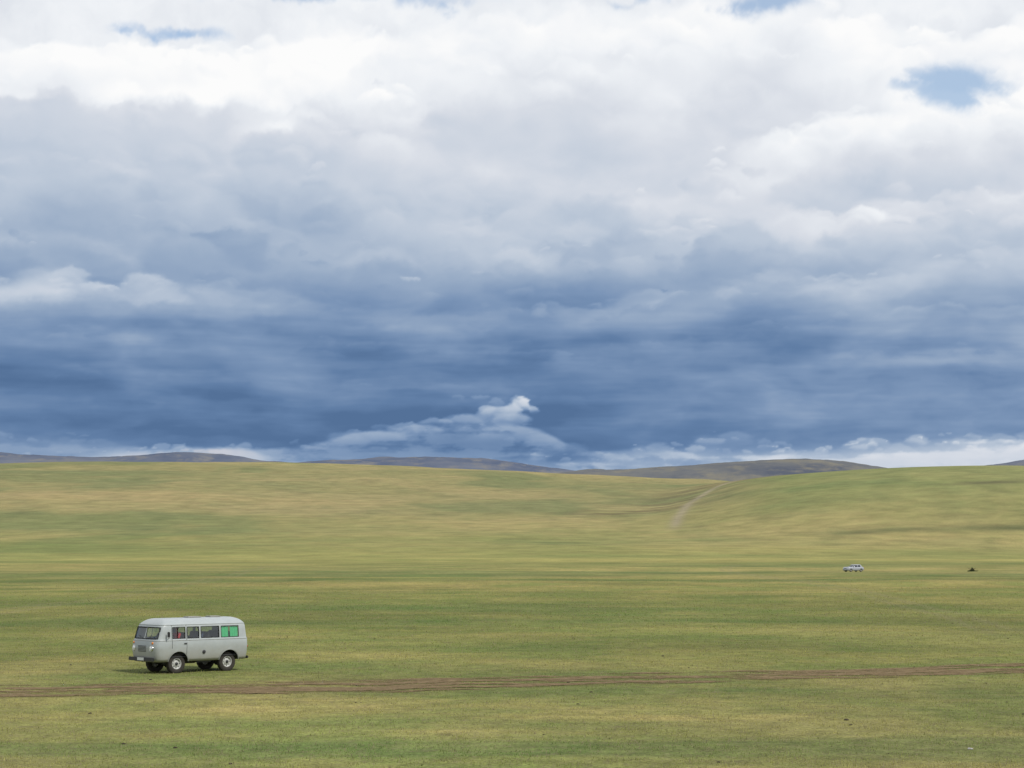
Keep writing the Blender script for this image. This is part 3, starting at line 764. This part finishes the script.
# ------------------------------------------------------------------ distant car
car=bpy.data.objects.new('parked_car',None); scene.collection.objects.link(car)
silver=mat_base('silver_paint',(.36,.38,.41),.4,.2,.05,3,coat=.3); cgl=glass_mat('car_glass',(.22,.25,.27))
z2=[.24,.34,.5,.66,.8,.9,.95,.98]
w2=arr(z2,[.80,.85,.87,.87,.85,.82,.78,.70]); r2=arr(z2,[-2.1,-2.18,-2.2,-2.2,-2.18,-2.12,-2.0,-1.8])
def arch2(x):
    b=0
    for a in (1.35,-1.3):
        d=abs(x-a)
        if d<.36: b=max(b,.30+math.sqrt(.36**2-d*d))
    return b
xs2=[float(v) for v in np.arange(-1.75,1.76,.05)]
f2=arr(z2,[2.12,2.2,2.22,2.2,2.12,2.0,1.92,1.86])
ring_body('body',z2,w2,f2,r2,xs2,1.75,-1.75,3.5,silver,car,arch2,.8,None,24,.02)
z3=[.965,1.0,1.08,1.2,1.32,1.38,1.42,1.45,1.46]
w3=arr(z3,[.76,.755,.74,.70,.65,.61,.55,.44,.30]); f3=arr(z3,[1.05,.98,.84,.62,.42,.32,.24,.16,.10]); r3=arr(z3,[-1.95,-1.92,-1.86,-1.76,-1.66,-1.6,-1.52,-1.42,-1.3])
xs3=[float(v) for v in np.linspace(-1.2,.0,25)]
def op3(c,cx,cy,cz):
    if not 1.0<cz<1.32: return False
    if c[0]=='s': return not (-.50<cx<-.42)
    if c[0]=='f': return True if abs(cy)<.52 else not(.1<cx-(f3(cz)-.25)<.2)
    return abs(cy)<.55
ring_body('cabin',z3,w3,f3,r3,xs3,0.,-1.2,3,silver,car,None,1,op3,24,.02)
ring_body('glazing',[1.0,1.1,1.2,1.33],lambda z:w3(z)-.015,lambda z:f3(z)-.015,lambda z:r3(z)+.015,xs3,0.,-1.2,3,cgl,car,None,1,None,24,0)
box('interior',(-.4,0,.97),(1.8,1.2,.10),darkin,car,.03)
for x in(-.1,-1.0):
    for y in(-.35,.35): box('seat_back',(x-.2,y,1.10),(.12,.45,.45),darkin,car,.03)
for a in(1.35,-1.3):
    for s in(1,-1): make_wheel(car,a,s*.74,s,.31,.19,'wheel')
for s in(1,-1):
    box('headlight',(2.14,s*.62,.68),(.10,.30,.12),lens,car,.03); box('tail_lamp',(-2.15,s*.66,.78),(.08,.24,.14),redl,car,.02); box('mirror',(.72,s*.88,1.02),(.10,.16,.11),silver,car,.02)
    tube('door_seam',[(-.46,s*(w2(z)+.001),z) for z in (.36,.5,.66,.8,.9)],.006,rubber,car)
box('front_bumper',(2.18,0,.42),(.10,1.5,.18),silver,car,.04); box('grille',(2.21,0,.62),(.03,.7,.10),black,car,.01); box('underbody',(0,0,.32),(3.6,1.1,.14),black,car); box('number_plate',(2.235,0,.44),(.01,.46,.10),plate,car)
CX,CY=(852-512)/2000*405,405; car.location=(CX,CY,zat(CX,CY)+.01); car.rotation_euler=(0,0,math.radians(180+32))

# ------------------------------------------------------------------ shrub, stones, dung
def shrub(name,loc,w_,h_):
    m=mat_base('shrub_leaf',(.05,.065,.03),.8,0,.4,3,.1); vs=[];fs=[]
    N=5000; r=random.Random(4)
    for i in range(N):
        a=r.random()*6.283; q=r.random()**.6; lob=.7+.3*math.sin(a*3+1)+.15*math.sin(a*7)
        x=math.cos(a)*q*w_*lob; y=math.sin(a)*q*w_*.6*lob; z=r.random()*h_*(1-q*.7)*(.7+.3*math.sin(x*5+1))
        c=Vector((x,y,z)); b=len(vs)
        for k in range(3): vs.append(tuple(c+Vector((r.uniform(-.05,.05),r.uniform(-.05,.05),r.uniform(-.04,.05)))))
        fs.append((b,b+1,b+2))
    o=new_mesh(name,vs,fs,m); o.location=loc
    tw=mat_base('twig',(.07,.05,.035),.9)
    for i in range(9):
        a=i*.7; tube('stem',[(0,0,0),(math.cos(a)*w_*.5,math.sin(a)*w_*.3,h_*.6),(math.cos(a)*w_*.8,math.sin(a)*w_*.5,h_*.8)],.015,tw,o)
SX,SY=(970-512)/2000*415,415
shrub('shrub',(SX,SY,zat(SX,SY)),1.2,1.05)
def pebbles(name,items,mat):
    bm=bmesh.new()
    for (x,y,s) in items:
        r=bmesh.ops.create_icosphere(bm,subdivisions=2,radius=1)
        z=zat(x,y); q=random.random()*9
        for v in r['verts']:
            p=v.co.copy(); k=1+.28*math.sin(p.x*3+q)*math.cos(p.y*4+q*2)+.12*math.sin(p.z*7+q)
            v.co=Vector((x+p.x*s*k*1.25,y+p.y*s*k,z+s*.25+p.z*s*.6*k))
    me=bpy.data.meshes.new(name); bm.to_mesh(me); bm.free(); me.materials.append(mat); o=bpy.data.objects.new(name,me); scene.collection.objects.link(o)
def gp(px,py):
    d=4.85*2000/(py-548); return ((px-512)/2000*d,d)
stone=mat_base('pale_stone',(.40,.39,.36),.9,0,.2,10,.2,bump=.5); dung=mat_base('dry_dung',(.06,.05,.035),1,0,.3,10,.1,bump=.5)
pebbles('stones',[(*gp(965,750),.05)],stone)
it=[(*gp(843,722),.05),(*gp(847,727),.04),(*gp(128,742),.04),(*gp(716,763),.04)]
for i in range(70):
    y=rng.uniform(42,150); it.append((rng.uniform(-.27,.27)*y,y,rng.uniform(.015,.045)))
pebbles('dung_piles',it,dung)

# ------------------------------------------------------------------ camera
cam=bpy.data.cameras.new('camera'); cam.sensor_width=36; cam.lens=2000/1024*36; cam.clip_end=60000; cam.clip_start=.1
co=bpy.data.objects.new('camera',cam); scene.collection.objects.link(co); co.location=(0,0,4.85); co.rotation_euler=(math.radians(90)+math.atan(164/2000),0,0)
scene.camera=co
